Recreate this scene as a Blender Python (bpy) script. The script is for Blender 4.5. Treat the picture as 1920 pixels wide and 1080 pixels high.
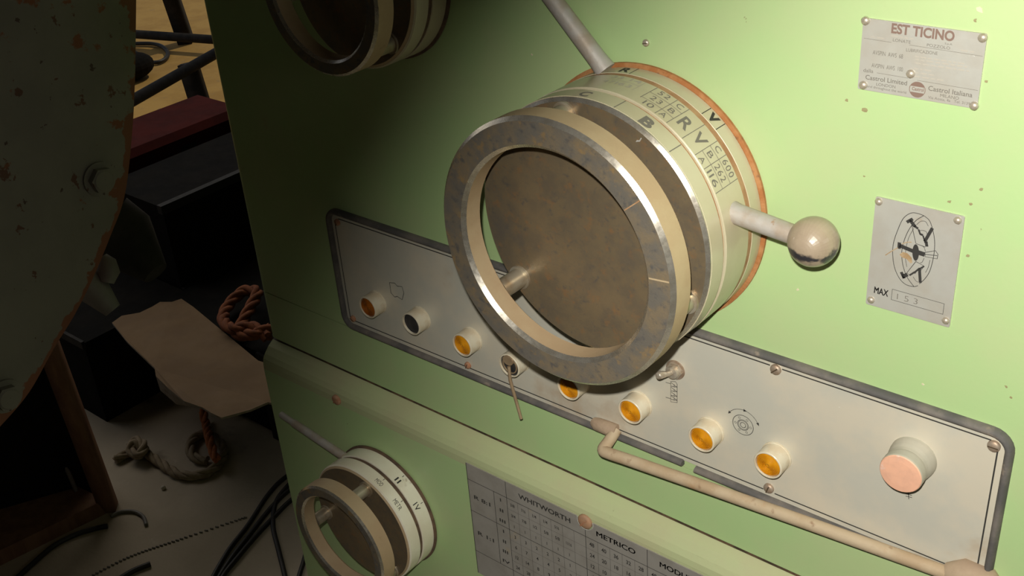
import bpy, bmesh, math, random
from mathutils import Vector, Matrix
random.seed(7)
PI = math.pi
for o in list(bpy.data.objects): bpy.data.objects.remove(o)
S = bpy.context.scene
COL = S.collection

# ------------------------------------------------------------------ camera, world, lights, exposure
CAM = Vector((0.8220, -0.6569, 0.6019))
RGT = Vector((0.76760, 0.63700, -0.07010)).normalized()
UPV = Vector((-0.26550, 0.41560, 0.86990)).normalized()
FWD = Vector((-0.58330, 0.64920, -0.48820)).normalized()
FPX = 2115.3
cd = bpy.data.cameras.new('camera'); cam = bpy.data.objects.new('camera', cd); COL.objects.link(cam)
cd.sensor_width = 36; cd.lens = FPX / 1920 * 36; cd.clip_start = 0.02; cd.clip_end = 200
cam.matrix_world = Matrix(((RGT.x, UPV.x, -FWD.x, CAM.x), (RGT.y, UPV.y, -FWD.y, CAM.y), (RGT.z, UPV.z, -FWD.z, CAM.z), (0, 0, 0, 1)))
S.camera = cam

W = bpy.data.worlds.new('world'); S.world = W; W.use_nodes = True
W.node_tree.nodes['Background'].inputs[0].default_value = (0.80, 0.85, 0.95, 1)
W.node_tree.nodes['Background'].inputs[1].default_value = 0.25

def aim(o, d):
    o.rotation_euler = Vector(d).to_track_quat('-Z', 'Y').to_euler()

# daylight over the yard outside the open shed door
sd = bpy.data.lights.new('sun', 'SUN'); sun = bpy.data.objects.new('sun', sd); COL.objects.link(sun)
sd.energy = 1.0; sd.color = (1.0, 0.86, 0.62); sd.angle = 0.01; aim(sun, (-0.12, -0.62, -0.8)); sun.location = (-5, 4, 5)
# daylight that falls in through the upper part of the door opening
dd = bpy.data.lights.new('door_daylight', 'AREA'); door_l = bpy.data.objects.new('door_daylight', dd); COL.objects.link(door_l)
dd.shape = 'RECTANGLE'; dd.size = 2.6; dd.size_y = 1.2; dd.energy = 14; dd.color = (1.0, 0.90, 0.74)
door_l.location = (-2.5, 1.2, 1.15); aim(door_l, (1, -0.35, -0.75))
# added weak fill from the right for the guard; the wall has no window
fill_d = bpy.data.lights.new('side_fill', 'AREA'); fill_l = bpy.data.objects.new('side_fill', fill_d); COL.objects.link(fill_l)
fill_d.shape = 'RECTANGLE'; fill_d.size = 0.9; fill_d.size_y = 0.7; fill_d.energy = 4.8; fill_d.color = (1.0, 0.93, 0.84)
fill_l.location = (2.95, -0.30, 1.0); aim(fill_l, (-1, 0.02, -0.3))
# the camera's own flash, just above the lens
fd = bpy.data.lights.new('camera_flash', 'SPOT'); flash = bpy.data.objects.new('camera_flash', fd); COL.objects.link(flash)
flash.location = CAM + UPV * 0.040 - RGT * 0.015
fd.energy = 42; fd.color = (1.0, 0.97, 0.90); fd.shadow_soft_size = 0.006
FLASH_AIM = (2500, 1500); fd.spot_size = math.radians(100); fd.spot_blend = 0.60

def ray(px, py):
    return RGT * ((px - 960) / FPX) + UPV * (-(py - 540) / FPX) + FWD
aim(flash, ray(*FLASH_AIM))
S.view_settings.view_transform = 'Standard'; S.view_settings.look = 'None'
S.view_settings.exposure = 0.0; S.view_settings.gamma = 1.0; S.view_settings.use_curve_mapping = False

# measured points: where the sight line of a photo pixel meets a real plane of the machine or the floor
def aty(p, y=0.0):
    v = ray(*p); return CAM + v * ((y - CAM.y) / v.y)
def atz(p, z):
    v = ray(*p); return CAM + v * ((z - CAM.z) / v.z)
def atx(p, x):
    v = ray(*p); return CAM + v * ((x - CAM.x) / v.x)
FLOOR = -0.95

# ------------------------------------------------------------------ materials
def lin(c):
    return tuple(((v / 255) / 12.92 if v <= 10 else (((v / 255) + 0.055) / 1.055) ** 2.4) for v in c)
MATS = {}
def M(name, c1, c2=None, scale=25, rough=0.5, metal=0.0, spots=(), bump=0.0, bscale=200, lo=0.38, hi=0.66, coat=0.0, stretch=None, spec=0.5, attr=None):
    """worn surface: two tones by noise, then spot layers (colour, noise scale, threshold, softness)"""
    m = bpy.data.materials.new(name); m.use_nodes = True; N = m.node_tree.nodes; L = m.node_tree.links
    b = N['Principled BSDF']; tc = N.new('ShaderNodeTexCoord')
    vec = tc.outputs['Object']
    if stretch:
        mp = N.new('ShaderNodeMapping'); mp.inputs['Scale'].default_value = stretch; L.new(vec, mp.inputs['Vector']); vec = mp.outputs[0]
    def noise(sc, det=6, rgh=0.6, off=0):
        n = N.new('ShaderNodeTexNoise'); n.inputs['Scale'].default_value = sc; n.inputs['Detail'].default_value = det; n.inputs['Roughness'].default_value = rgh
        if off:
            mp = N.new('ShaderNodeMapping'); mp.inputs['Location'].default_value = (off, off * 1.7, -off); L.new(vec, mp.inputs['Vector']); L.new(mp.outputs[0], n.inputs['Vector'])
        else: L.new(vec, n.inputs['Vector'])
        return n.outputs['Fac']
    def ramp(f, a, z):
        r = N.new('ShaderNodeMapRange'); r.interpolation_type = 'SMOOTHSTEP'; r.inputs[1].default_value = a; r.inputs[2].default_value = z; L.new(f, r.inputs[0]); return r.outputs[0]
    def mix(f, a, c):
        x = N.new('ShaderNodeMix'); x.data_type = 'RGBA'; L.new(f, x.inputs[0])
        for i, s in ((6, a), (7, c)):
            if hasattr(s, 'links'): L.new(s, x.inputs[i])
            else: x.inputs[i].default_value = (*s, 1)
        return x.outputs[2]
    col = c1
    if c2: col = mix(ramp(noise(scale), lo, hi), c1, c2)
    k = 1
    for sc, ss, th, sf in spots:
        f = ramp(noise(ss, off=3.1 * k), th, th + sf); k += 1
        col = mix(f, col, sc)
    if attr:
        a = N.new('ShaderNodeAttribute'); a.attribute_name = attr[0]
        mu = N.new('ShaderNodeMath'); mu.operation = 'MULTIPLY_ADD'; L.new(a.outputs['Fac'], mu.inputs[0]); mu.inputs[1].default_value = 0.45
        L.new(noise(attr[2], off=9.3), mu.inputs[2])
        col = mix(ramp(mu.outputs[0], attr[3], attr[3] + 0.05), col, attr[1])
    if hasattr(col, 'links'): L.new(col, b.inputs['Base Color'])
    else: b.inputs['Base Color'].default_value = (*col, 1)
    b.inputs['Metallic'].default_value = metal; b.inputs['Specular IOR Level'].default_value = spec
    rr = N.new('ShaderNodeMapRange'); rr.inputs[3].default_value = max(0.03, rough - 0.12); rr.inputs[4].default_value = min(1, rough + 0.12)
    L.new(noise(scale * 3, off=5), rr.inputs[0]); L.new(rr.outputs[0], b.inputs['Roughness'])
    if coat: b.inputs['Coat Weight'].default_value = coat
    if bump:
        bn = N.new('ShaderNodeBump'); bn.inputs['Strength'].default_value = bump; bn.inputs['Distance'].default_value = 0.002
        L.new(noise(bscale, 4), bn.inputs['Height']); L.new(bn.outputs[0], b.inputs['Normal'])
    MATS[name] = m; return m

RUST = (0.27, 0.105, 0.035)
M('green_paint', (0.405, 0.565, 0.255), (0.435, 0.545, 0.265), 9, 0.42, spots=(((0.45, 0.47, 0.24), 14, 0.64, 0.12), ((0.28, 0.29, 0.14), 110, 0.735, 0.02)), bump=0.06, bscale=260)
M('dusty_green', (0.43, 0.475, 0.25), (0.44, 0.435, 0.245), 11, 0.6, spots=(((0.25, 0.24, 0.14), 60, 0.70, 0.05),), bump=0.1, bscale=300)
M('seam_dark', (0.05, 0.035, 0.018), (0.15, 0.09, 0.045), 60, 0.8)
M('aluminium', (0.58, 0.56, 0.47), (0.66, 0.60, 0.475), 16, 0.42, 0.15, spots=(((0.52, 0.42, 0.30), 9, 0.58, 0.14), ((0.75, 0.72, 0.62), 150, 0.73, 0.02)), bump=0.04, stretch=(1, 1, 1))
M('plate_metal', (0.51, 0.50, 0.445), (0.48, 0.45, 0.385), 30, 0.42, 0.3, spots=(((0.45, 0.36, 0.27), 22, 0.66, 0.1), ((0.8, 0.8, 0.75), 260, 0.74, 0.02)), bump=0.05)
M('chart_metal', (0.40, 0.375, 0.335), (0.345, 0.32, 0.28), 30, 0.45, 0.3, spots=(((0.45, 0.38, 0.28), 30, 0.62, 0.1),), bump=0.03)
M('gasket', (0.085, 0.080, 0.075), (0.16, 0.14, 0.12), 30, 0.75, spots=(((0.22, 0.18, 0.14), 60, 0.6, 0.1),), bump=0.2)
M('black_print', (0.03, 0.028, 0.025), None, rough=0.7)
M('grey_print', (0.16, 0.145, 0.12), None, rough=0.7)
M('brown_print', (0.20, 0.13, 0.10), None, rough=0.6)
M('faint_print', (0.40, 0.37, 0.31), None, rough=0.6)
M('chip_brown', (0.30, 0.27, 0.13), (0.24, 0.19, 0.09), 160, 0.8)
M('stain', (0.30, 0.19, 0.09), (0.42, 0.32, 0.2), 120, 0.7)
M('drum_label', (0.52, 0.475, 0.325), (0.48, 0.42, 0.28), 18, 0.35, 0.05, spots=(((0.42, 0.32, 0.18), 16, 0.62, 0.14),), coat=0.3)
M('white_label', (0.86, 0.82, 0.66), (0.80, 0.73, 0.57), 25, 0.35, 0.1, spots=(((0.35, 0.25, 0.14), 30, 0.66, 0.1),), coat=0.2)
M('rust', (0.33, 0.125, 0.035), (0.40, 0.19, 0.07), 90, 0.85, spots=(((0.12, 0.06, 0.03), 70, 0.58, 0.1),), bump=0.4)
M('groove_dust', (0.40, 0.24, 0.12), (0.32, 0.16, 0.075), 60, 0.8, bump=0.2)
M('dark_groove', (0.14, 0.085, 0.05), (0.07, 0.045, 0.03), 60, 0.8, bump=0.2)
M('chrome', (0.72, 0.67, 0.57), (0.58, 0.52, 0.42), 80, 0.27, 0.85)
M('ring_face', (0.185, 0.165, 0.135), (0.25, 0.195, 0.125), 60, 0.46, 0.35, spots=(((0.33, 0.22, 0.10), 75, 0.55, 0.16), ((0.12, 0.115, 0.11), 150, 0.52, 0.22)), bump=0.12, bscale=500)
M('disc_face', (0.225, 0.170, 0.100), (0.185, 0.145, 0.095), 60, 0.36, 0.40, spots=(((0.28, 0.165, 0.08), 130, 0.52, 0.25), ((0.125, 0.115, 0.10), 170, 0.54, 0.25), ((0.15, 0.13, 0.105), 22, 0.52, 0.25)), bump=0.08, bscale=500)
M('dust_tan', (0.42, 0.30, 0.175), (0.46, 0.35, 0.21), 22, 0.7, 0.1, spots=(((0.30, 0.20, 0.11), 40, 0.66, 0.1),), bump=0.06, bscale=500)
M('post_steel', (0.48, 0.43, 0.33), (0.36, 0.27, 0.17), 50, 0.38, 0.6)
M('lever_steel', (0.46, 0.43, 0.39), (0.40, 0.33, 0.26), 45, 0.55, 0.25, spots=(((0.36, 0.20, 0.10), 60, 0.66, 0.06),), bump=0.15)
M('knob_plastic', (0.25, 0.205, 0.155), (0.29, 0.23, 0.17), 40, 0.32, 0.0, coat=0.4, bump=0.05)
M('knob_clean', (0.018, 0.018, 0.022), (0.05, 0.045, 0.045), 60, 0.2, 0.0, coat=0.5)
M('collar_ivory', (0.68, 0.62, 0.47), (0.62, 0.52, 0.36), 90, 0.4, spots=(((0.45, 0.33, 0.2), 70, 0.66, 0.1),))
M('amber', (0.62, 0.265, 0.010), (0.52, 0.20, 0.006), 150, 0.2, coat=0.6)
M('amber_dark', (0.33, 0.095, 0.006), (0.26, 0.07, 0.006), 150, 0.25, coat=0.5)
M('black_plastic', (0.02, 0.02, 0.022), (0.05, 0.045, 0.04), 80, 0.4)
M('key_brass', (0.45, 0.33, 0.20), (0.36, 0.25, 0.15), 90, 0.5, 0.4)
M('stop_pink', (0.80, 0.44, 0.29), (0.72, 0.40, 0.27), 120, 0.6, spots=(((0.75, 0.52, 0.42), 90, 0.6, 0.1),))
M('stop_body', (0.42, 0.40, 0.32), (0.47, 0.44, 0.35), 60, 0.6)
M('screw_metal', (0.42, 0.34, 0.26), (0.36, 0.25, 0.17), 160, 0.5, 0.5)
M('screw_rust', (0.36, 0.16, 0.08), (0.42, 0.24, 0.14), 160, 0.8)
M('rivet_metal', (0.58, 0.52, 0.42), (0.42, 0.34, 0.25), 260, 0.38, 0.55)
M('rod_tan', (0.46, 0.36, 0.235), (0.40, 0.29, 0.175), 30, 0.7, spots=(((0.42, 0.24, 0.11), 26, 0.56, 0.15), ((0.28, 0.18, 0.10), 60, 0.62, 0.1)), bump=0.15)
M('rod_rust', (0.36, 0.26, 0.175), (0.40, 0.30, 0.20), 60, 0.8, bump=0.3)
M('guard_paint', (0.205, 0.192, 0.162), (0.172, 0.160, 0.138), 8, 0.55, spots=(((0.105, 0.045, 0.03), 30, 0.635, 0.02), ((0.06, 0.035, 0.03), 60, 0.665, 0.02)), bump=0.15, bscale=120, attr=('edge', (0.20, 0.065, 0.03), 30, 0.66))
M('guard_rim', (0.30, 0.10, 0.04), (0.14, 0.065, 0.04), 40, 0.8, bump=0.4)
M('dark_steel', (0.018, 0.017, 0.016), (0.032, 0.028, 0.025), 20, 0.7, spec=0.2)
M('grey_steel', (0.20, 0.195, 0.185), (0.15, 0.14, 0.13), 20, 0.55)
M('concrete', (0.50, 0.43, 0.34), (0.42, 0.36, 0.28), 5, 0.85, spots=(((0.28, 0.24, 0.19), 9, 0.60, 0.14), ((0.54, 0.48, 0.39), 22, 0.64, 0.1)), bump=0.5, bscale=90)
M('sand', (0.48, 0.30, 0.085), (0.40, 0.24, 0.065), 7, 0.9, spots=(((0.36, 0.24, 0.10), 22, 0.60, 0.1),), bump=0.8, bscale=40)
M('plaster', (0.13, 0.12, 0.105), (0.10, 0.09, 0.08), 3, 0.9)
M('cardboard', (0.225, 0.145, 0.075), (0.19, 0.12, 0.062), 9, 0.85, bump=0.1)
M('cardboard_edge', (0.34, 0.30, 0.25), (0.25, 0.21, 0.16), 60, 0.9)
M('rope_pale', (0.36, 0.29, 0.20), (0.26, 0.20, 0.14), 60, 0.9)
M('rope_orange', (0.27, 0.085, 0.03), (0.17, 0.055, 0.025), 60, 0.9)
M('cord_orange', (0.52, 0.17, 0.05), (0.36, 0.11, 0.035), 60, 0.9)
M('cable_black', (0.018, 0.017, 0.017), None, rough=0.5)
M('wood_leg', (0.23, 0.12, 0.065), (0.17, 0.08, 0.045), 14, 0.75, bump=0.3, stretch=(3, 3, 0.5))
M('red_paint', (0.075, 0.012, 0.010), (0.055, 0.010, 0.009), 14, 0.85, spec=0.1)
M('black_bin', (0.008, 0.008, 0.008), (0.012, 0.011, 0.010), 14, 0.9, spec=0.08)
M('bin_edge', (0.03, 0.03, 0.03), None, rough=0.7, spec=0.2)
M('stone', (0.55, 0.5, 0.42), None, rough=0.9)
M('chip_cream', (0.62, 0.55, 0.38), None, rough=0.8)
M('copper_rust', (0.40, 0.22, 0.12), (0.34, 0.2, 0.12), 160, 0.7)

def knob_material():
    m = M('dusty_knob', (0.30, 0.235, 0.165), (0.34, 0.27, 0.19), 60, 0.34, coat=0.35, bump=0.05); N = m.node_tree.nodes; L = m.node_tree.links; b = N['Principled BSDF']
    src = b.inputs['Base Color'].links[0].from_socket
    tc = N.new('ShaderNodeTexCoord'); sx = N.new('ShaderNodeSeparateXYZ'); L.new(tc.outputs['Object'], sx.inputs[0])
    nz = N.new('ShaderNodeTexNoise'); nz.inputs['Scale'].default_value = 110; nz.inputs['Detail'].default_value = 4; L.new(tc.outputs['Object'], nz.inputs['Vector'])
    # bare where a hand has wiped the dust: a ragged belt below the middle
    d = N.new('ShaderNodeMath'); d.operation = 'ADD'; L.new(sx.outputs['Y'], d.inputs[0]); d.inputs[1].default_value = 0.0055
    ab = N.new('ShaderNodeMath'); ab.operation = 'ABSOLUTE'; L.new(d.outputs[0], ab.inputs[0])
    ma = N.new('ShaderNodeMath'); ma.operation = 'MULTIPLY_ADD'; L.new(ab.outputs[0], ma.inputs[0]); ma.inputs[1].default_value = -62.0; L.new(nz.outputs['Fac'], ma.inputs[2])
    mr = N.new('ShaderNodeMapRange'); mr.interpolation_type = 'SMOOTHSTEP'; mr.inputs[1].default_value = 0.22; mr.inputs[2].default_value = 0.40; L.new(ma.outputs[0], mr.inputs[0])
    x = N.new('ShaderNodeMix'); x.data_type = 'RGBA'; L.new(mr.outputs[0], x.inputs[0]); L.new(src, x.inputs[6]); x.inputs[7].default_value = (0.03, 0.028, 0.032, 1)
    L.new(x.outputs[2], b.inputs['Base Color'])
knob_material()

# ------------------------------------------------------------------ mesh builder
class MB:
    def __init__(s): s.v = []; s.f = []; s.m = []; s.sm = []
    def add(s, vs, fs, mi=0, smooth=False):
        b = len(s.v); s.v += [tuple(p) for p in vs]
        for f in fs: s.f.append([b + i for i in f]); s.m.append(mi); s.sm.append(smooth)
        return s
    def box(s, a, b, mi=0):
        (x0, y0, z0), (x1, y1, z1) = a, b
        return s.add([(x0,y0,z0),(x1,y0,z0),(x1,y1,z0),(x0,y1,z0),(x0,y0,z1),(x1,y0,z1),(x1,y1,z1),(x0,y1,z1)],
                     [(0,3,2,1),(4,5,6,7),(0,1,5,4),(1,2,6,5),(2,3,7,6),(3,0,4,7)], mi)
    def lathe(s, prof, n=48, mis=None, smooth=True, closed=False, c=(0, 0, 0)):
        """profile of (r, z) spun about local z; r = 0 closes to a point; mis: material per profile segment.
        Every segment has its own rings, so the corners of the profile stay crisp."""
        P = list(prof) + ([prof[0]] if closed else [])
        for k in range(len(P) - 1):
            (r0, z0), (r1, z1) = P[k], P[k + 1]; mi = mis[k] if mis else 0
            if r0 < 1e-9 and r1 < 1e-9: continue
            vs = []
            for i in range(n):
                a = 2 * PI * i / n; ca, sa = math.cos(a), math.sin(a)
                vs += [(c[0] + r0 * ca, c[1] + r0 * sa, c[2] + z0), (c[0] + r1 * ca, c[1] + r1 * sa, c[2] + z1)]
            fs = []
            for i in range(n):
                j = (i + 1) % n
                if r0 < 1e-9: fs.append((2*i, 2*j+1, 2*i+1))
                elif r1 < 1e-9: fs.append((2*i, 2*j, 2*i+1))
                else: fs.append((2*i, 2*j, 2*j+1, 2*i+1))
            s.add(vs, fs, mi, smooth)
        return s
    def dome(s, r, h, n=20, k=5, z0=0.0, mi=0, c=(0, 0)):
        vs = [(c[0], c[1], z0 + h)]; fs = []
        for j in range(1, k + 1):
            t = j / k * PI / 2
            for i in range(n):
                a = 2 * PI * i / n; vs.append((c[0] + r * math.sin(t) * math.cos(a), c[1] + r * math.sin(t) * math.sin(a), z0 + h * math.cos(t)))
        for i in range(n): fs.append((0, 1 + i, 1 + (i + 1) % n))
        for j in range(k - 1):
            for i in range(n):
                a = 1 + j * n + i; b = 1 + j * n + (i + 1) % n; fs.append((a, a + n, b + n, b))
        return s.add(vs, fs, mi, True)
    def ball(s, c, r, n=40, k=24, mi=0, sel=None):
        vs = []; fs = []; ms = []
        for j in range(k + 1):
            t = PI * j / k
            for i in range(n):
                a = 2 * PI * i / n; vs.append((c[0] + r*math.sin(t)*math.cos(a), c[1] + r*math.sin(t)*math.sin(a), c[2] + r*math.cos(t)))
        for j in range(k):
            for i in range(n):
                q = (j*n+i, (j+1)*n+i, (j+1)*n+(i+1) % n, j*n+(i+1) % n)
                s.add([vs[x] for x in q], [(0,1,2,3)], mi, True)
        return s
    def tube(s, pts, r, n=12, mi=0, caps=True, flat=None, closed=False):
        """round (or flattened: flat = (normal, half height)) bar along points; r a number or one per point"""
        P = [Vector(p) for p in pts]; m = len(P); rs = r if isinstance(r, (list, tuple)) else [r] * m
        T = []
        for i in range(m):
            if closed: d = P[(i+1) % m] - P[i-1]
            else: d = P[min(i+1, m-1)] - P[max(i-1, 0)]
            T.append(d.normalized())
        up = Vector(flat[0]) if flat else (Vector((0,0,1)) if abs(T[0].z) < 0.9 else Vector((1,0,0)))
        u = (up - T[0] * up.dot(T[0])).normalized(); vs = []
        for i in range(m):
            if flat: u = (up - T[i] * up.dot(T[i])).normalized()
            else: u = (u - T[i] * u.dot(T[i])).normalized()
            w = T[i].cross(u)
            for k in range(n):
                a = 2 * PI * k / n
                vs.append(P[i] + u * (math.cos(a) * (flat[1] if flat else rs[i])) + w * (math.sin(a) * rs[i]))
        fs = []
        for i in range(m if closed else m - 1):
            for k in range(n):
                k2 = (k+1) % n; i2 = (i+1) % m; fs.append((i*n+k, i*n+k2, i2*n+k2, i2*n+k))
        s.add(vs, fs, mi, True)
        if caps and not closed:
            s.add(vs[:n], [tuple(range(n-1, -1, -1))], mi); s.add(vs[-n:], [tuple(range(n))], mi)
        return s
    def prism(s, poly, z0, z1, mi=0, side=None):
        n = len(poly); side = mi if side is None else side
        s.add([(x, y, z1) for x, y in poly], [tuple(range(n))], mi); s.add([(x, y, z0) for x, y in poly], [tuple(range(n-1, -1, -1))], mi)
        for i in range(n):
            a, b = poly[i], poly[(i+1) % n]
            s.add([(a[0],a[1],z0),(b[0],b[1],z0),(b[0],b[1],z1),(a[0],a[1],z1)], [(0,1,2,3)], side)
        return s
    def stroke(s, pts, w, z=0.0, mi=0, closed=False, fn=None):
        """flat printed line; fn maps (x, y) to 3D"""
        fn = fn or (lambda x, y: (x, y, z))
        P = [Vector((p[0], p[1])) for p in pts]; m = len(P); Lf = []; Rt = []
        for i in range(m):
            if closed: d0 = P[i] - P[i-1]; d1 = P[(i+1) % m] - P[i]
            else: d0 = P[i] - P[max(i-1, 0)]; d1 = P[min(i+1, m-1)] - P[i]
            d = (d0.normalized() if d0.length else Vector((0,0))) + (d1.normalized() if d1.length else Vector((0,0)))
            if d.length < 1e-6: d = d1
            d.normalize(); nn = Vector((-d.y, d.x)); Lf.append(P[i] + nn * w / 2); Rt.append(P[i] - nn * w / 2)
        for i in range(m if closed else m - 1):
            j = (i+1) % m
            s.add([fn(*Rt[i]), fn(*Rt[j]), fn(*Lf[j]), fn(*Lf[i])], [(0,1,2,3)], mi)
        return s
    def text(s, t, A, B, cap, mi=0, fn=None, bold=0.0, z=0.0):
        """lettering whose baseline runs from A to B (width fitted), capital height cap"""
        fn = fn or (lambda x, y: (x, y, z))
        vs, fs, w = glyphs(t, bold); A = Vector(A); B = Vector(B); d = B - A; L = d.length; d = d / L; nn = Vector((-d.y, d.x))
        out = [fn(*(A + d * (x / w * L) + nn * (y / 0.70 * cap))) for x, y in vs]
        return s.add(out, fs, mi)
    def build(s, name, mats, parent=None, loc=None):
        me = bpy.data.meshes.new(name); me.from_pydata(s.v, [], s.f)
        for m in (mats if isinstance(mats, (list, tuple)) else [mats]): me.materials.append(MATS[m])
        me.polygons.foreach_set('material_index', s.m); me.polygons.foreach_set('use_smooth', s.sm); me.update()
        o = bpy.data.objects.new(name, me); COL.objects.link(o)
        if parent: o.parent = parent
        if loc: o.location = loc
        return o
_G = {}
def glyphs(t, bold=0.0):
    if (t, bold) not in _G:
        cu = bpy.data.curves.new('lettering_source', 'FONT'); cu.body = t; cu.size = 1.0; cu.resolution_u = 4; cu.offset = 0.0 if 'M' in t else bold; cu.fill_mode = 'FRONT'
        o = bpy.data.objects.new('lettering_source', cu); me = bpy.data.meshes.new_from_object(o)
        vs = [(v.co.x, v.co.y) for v in me.vertices]; fs = [tuple(p.vertices) for p in me.polygons]
        if bold > 0 and 'M' in t:                       # heavier strokes: the outline laid down again, slightly shifted
            n0 = len(vs); base = list(vs); bf = list(fs)
            for k, (dx, dy) in enumerate(((bold, 0), (-bold, 0), (0, bold * .8), (0, -bold * .8))):
                vs += [(x + dx, y + dy) for x, y in base]; fs += [tuple(i + n0 * (k + 1) for i in f) for f in bf]
        x0 = min(v[0] for v in vs); x1 = max(v[0] for v in vs); vs = [(x - x0, y) for x, y in vs]
        bpy.data.objects.remove(o); bpy.data.curves.remove(cu); bpy.data.meshes.remove(me); _G[(t, bold)] = (vs, fs, x1 - x0)
    return _G[(t, bold)]

def tag(o, label, cat, group=None, kind=None):
    if label: o['label'] = label
    if cat: o['category'] = cat
    if group: o['group'] = group
    if kind: o['kind'] = kind
    return o
def empty(name, loc, label=None, cat=None, group=None, rot=(0, 0, 0), kind=None):
    o = bpy.data.objects.new(name, None); COL.objects.link(o); o.location = loc; o.rotation_euler = rot; o.empty_display_size = 0.02
    return tag(o, label, cat, group, kind)
FACE = (PI / 2, 0, 0)          # things mounted on the machine's front: local x right, y up, z out of the face
def crom(pts, k=8, closed=False):
    P = [Vector(p) for p in pts]; n = len(P); out = []
    for i in range(n if closed else n - 1):
        if closed: a, b, c, d = P[i-1], P[i], P[(i+1) % n], P[(i+2) % n]
        else: a, b, c, d = P[max(i-1, 0)], P[i], P[i+1], P[min(i+2, n-1)]
        for j in range(k):
            t = j / k; out.append(0.5 * ((2*b) + (c-a)*t + (2*a-5*b+4*c-d)*t*t + (3*b-a-3*c+d)*t**3))
    if not closed: out.append(P[-1])
    return out
def copy_tree(o, parent=None):
    c = o.copy(); COL.objects.link(c); c.parent = parent
    for ch in list(o.children): copy_tree(ch, c)
    return c
def rrect(x0, y0, x1, y1, r, k=6):
    out = []
    for cx, cy, a0 in ((x1-r, y0+r, -90), (x1-r, y1-r, 0), (x0+r, y1-r, 90), (x0+r, y0+r, 180)):
        for i in range(k + 1):
            a = math.radians(a0 + 90 * i / k); out.append((cx + r * math.cos(a), cy + r * math.sin(a)))
    return out

# ------------------------------------------------------------------ the shed
def struct(name, mb, mat): return tag(mb.build(name, mat), None, None, kind='structure')
struct('floor', MB().box((-2.75, -3.0, FLOOR - 0.1), (3.0, 3.6, FLOOR)), 'concrete')
struct('ground', MB().box((-14, -8.0, FLOOR - 0.12), (-2.75, 14.0, FLOOR - 0.005)), 'sand')
struct('ceiling', MB().box((-2.75, -3.0, 2.0), (3.0, 3.6, 2.1)), 'plaster')
struct('wall_back', MB().box((-2.75, 3.5, FLOOR), (3.0, 3.6, 2.0)), 'plaster')
struct('wall_front', MB().box((-2.75, -3.1, FLOOR), (3.0, -3.0, 2.0)), 'plaster')
struct('wall_right', MB().box((3.0, -3.0, FLOOR), (3.1, 3.6, 2.0)), 'plaster')
struct('wall_left', MB().box((-2.75, -3.0, FLOOR), (-2.65, -0.6, 2.0)).box((-2.75, 3.0, FLOOR), (-2.65, 3.6, 2.0)).box((-2.75, -0.6, 1.85), (-2.65, 3.0, 2.0)), 'plaster')

# ------------------------------------------------------------------ the lathe: headstock and gearbox casing
lathe = empty('lathe', (0.4, 0.15, FLOOR), 'pale green painted lathe casing that carries the dials, plates and control strip', 'lathe')
def lp(mb, name, mat):
    o = mb.build(name, mat, lathe); o.location = Vector((0, 0, 0)) - lathe.location; return o
def corner_profile(x0, y0, x1, y1, r, k=6):
    # counter-clockwise plan with the front-left corner rounded
    out = [(x1, y0), (x1, y1), (x0, y1)]
    for i in range(k + 1):
        a = math.radians(180 + 90 * i / k); out.append((x0 + r + r * math.cos(a), y0 + r + r * math.sin(a)))
    return out
lp(MB().prism(corner_profile(-0.157, 0, 1.15, 0.5, 0.010), -0.0125, 0.80), 'headstock_casing', 'green_paint')
lp(MB().prism(corner_profile(-0.157, 0, 1.15, 0.5, 0.010), -0.0752, -0.0136), 'lower_panel', 'green_paint')
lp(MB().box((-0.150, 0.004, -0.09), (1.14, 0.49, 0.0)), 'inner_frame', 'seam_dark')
# gearbox: profile (y, z) drawn out along x, dusty sloped shoulder on top
prof = [(0.35, -0.0785), (0.0005, -0.0785), (-0.0075, -0.0835), (-0.0145, -0.0905), (-0.0180, -0.0955), (-0.0195, -0.1010), (-0.02, -0.1085), (-0.02, FLOOR), (0.35, FLOOR)]
g = MB(); n = len(prof); xa, xb = -0.152, 1.15
for i in range(n - 1):
    (y0, z0), (y1, z1) = prof[i], prof[i+1]
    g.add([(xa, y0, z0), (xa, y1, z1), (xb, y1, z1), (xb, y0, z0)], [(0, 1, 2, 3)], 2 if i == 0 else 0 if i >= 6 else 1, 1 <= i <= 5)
g.add([(xa, y, z) for y, z in prof], [tuple(range(n-1, -1, -1))], 0); g.add([(xb, y, z) for y, z in prof], [tuple(range(n))], 0)
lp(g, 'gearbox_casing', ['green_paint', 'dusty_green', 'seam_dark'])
def slotted(name, r, h, mat, parent, loc, ang=0.4, rot=None, slot='seam_dark'):
    mb = MB().lathe([(r, 0), (r, h * 0.45)], 20).dome(r, h * 0.55, 20, 4, h * 0.45)
    c, s_ = math.cos(ang), math.sin(ang); w = r * 0.12; L = r * 0.8
    mb.add([(c*L - s_*w, s_*L + c*w, h*1.02), (-c*L - s_*w, -s_*L + c*w, h*1.02), (-c*L + s_*w, -s_*L - c*w, h*1.02), (c*L + s_*w, s_*L - c*w, h*1.02)], [(0,1,2,3)], 1)
    o = mb.build(name, [mat, slot], parent); o.location = loc
    if rot: o.rotation_euler = rot
    return o
for px in ((632, 749), (1098, 977)):
    p = aty(px, -0.02); slotted('casing_screw', 0.0062 if px[0] < 700 else 0.0078, 0.004, 'screw_rust' if px[0] < 700 else 'copper_rust', lathe, Vector((p.x, -0.0198, p.z)) - lathe.location, 0.9, FACE, 'screw_rust')
p = aty((1212, 80)); slotted('drive_rivet', 0.0026, 0.0022, 'rivet_metal', lathe, Vector((p.x, -0.0002, p.z)) - lathe.location, 0.2, FACE)
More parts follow.
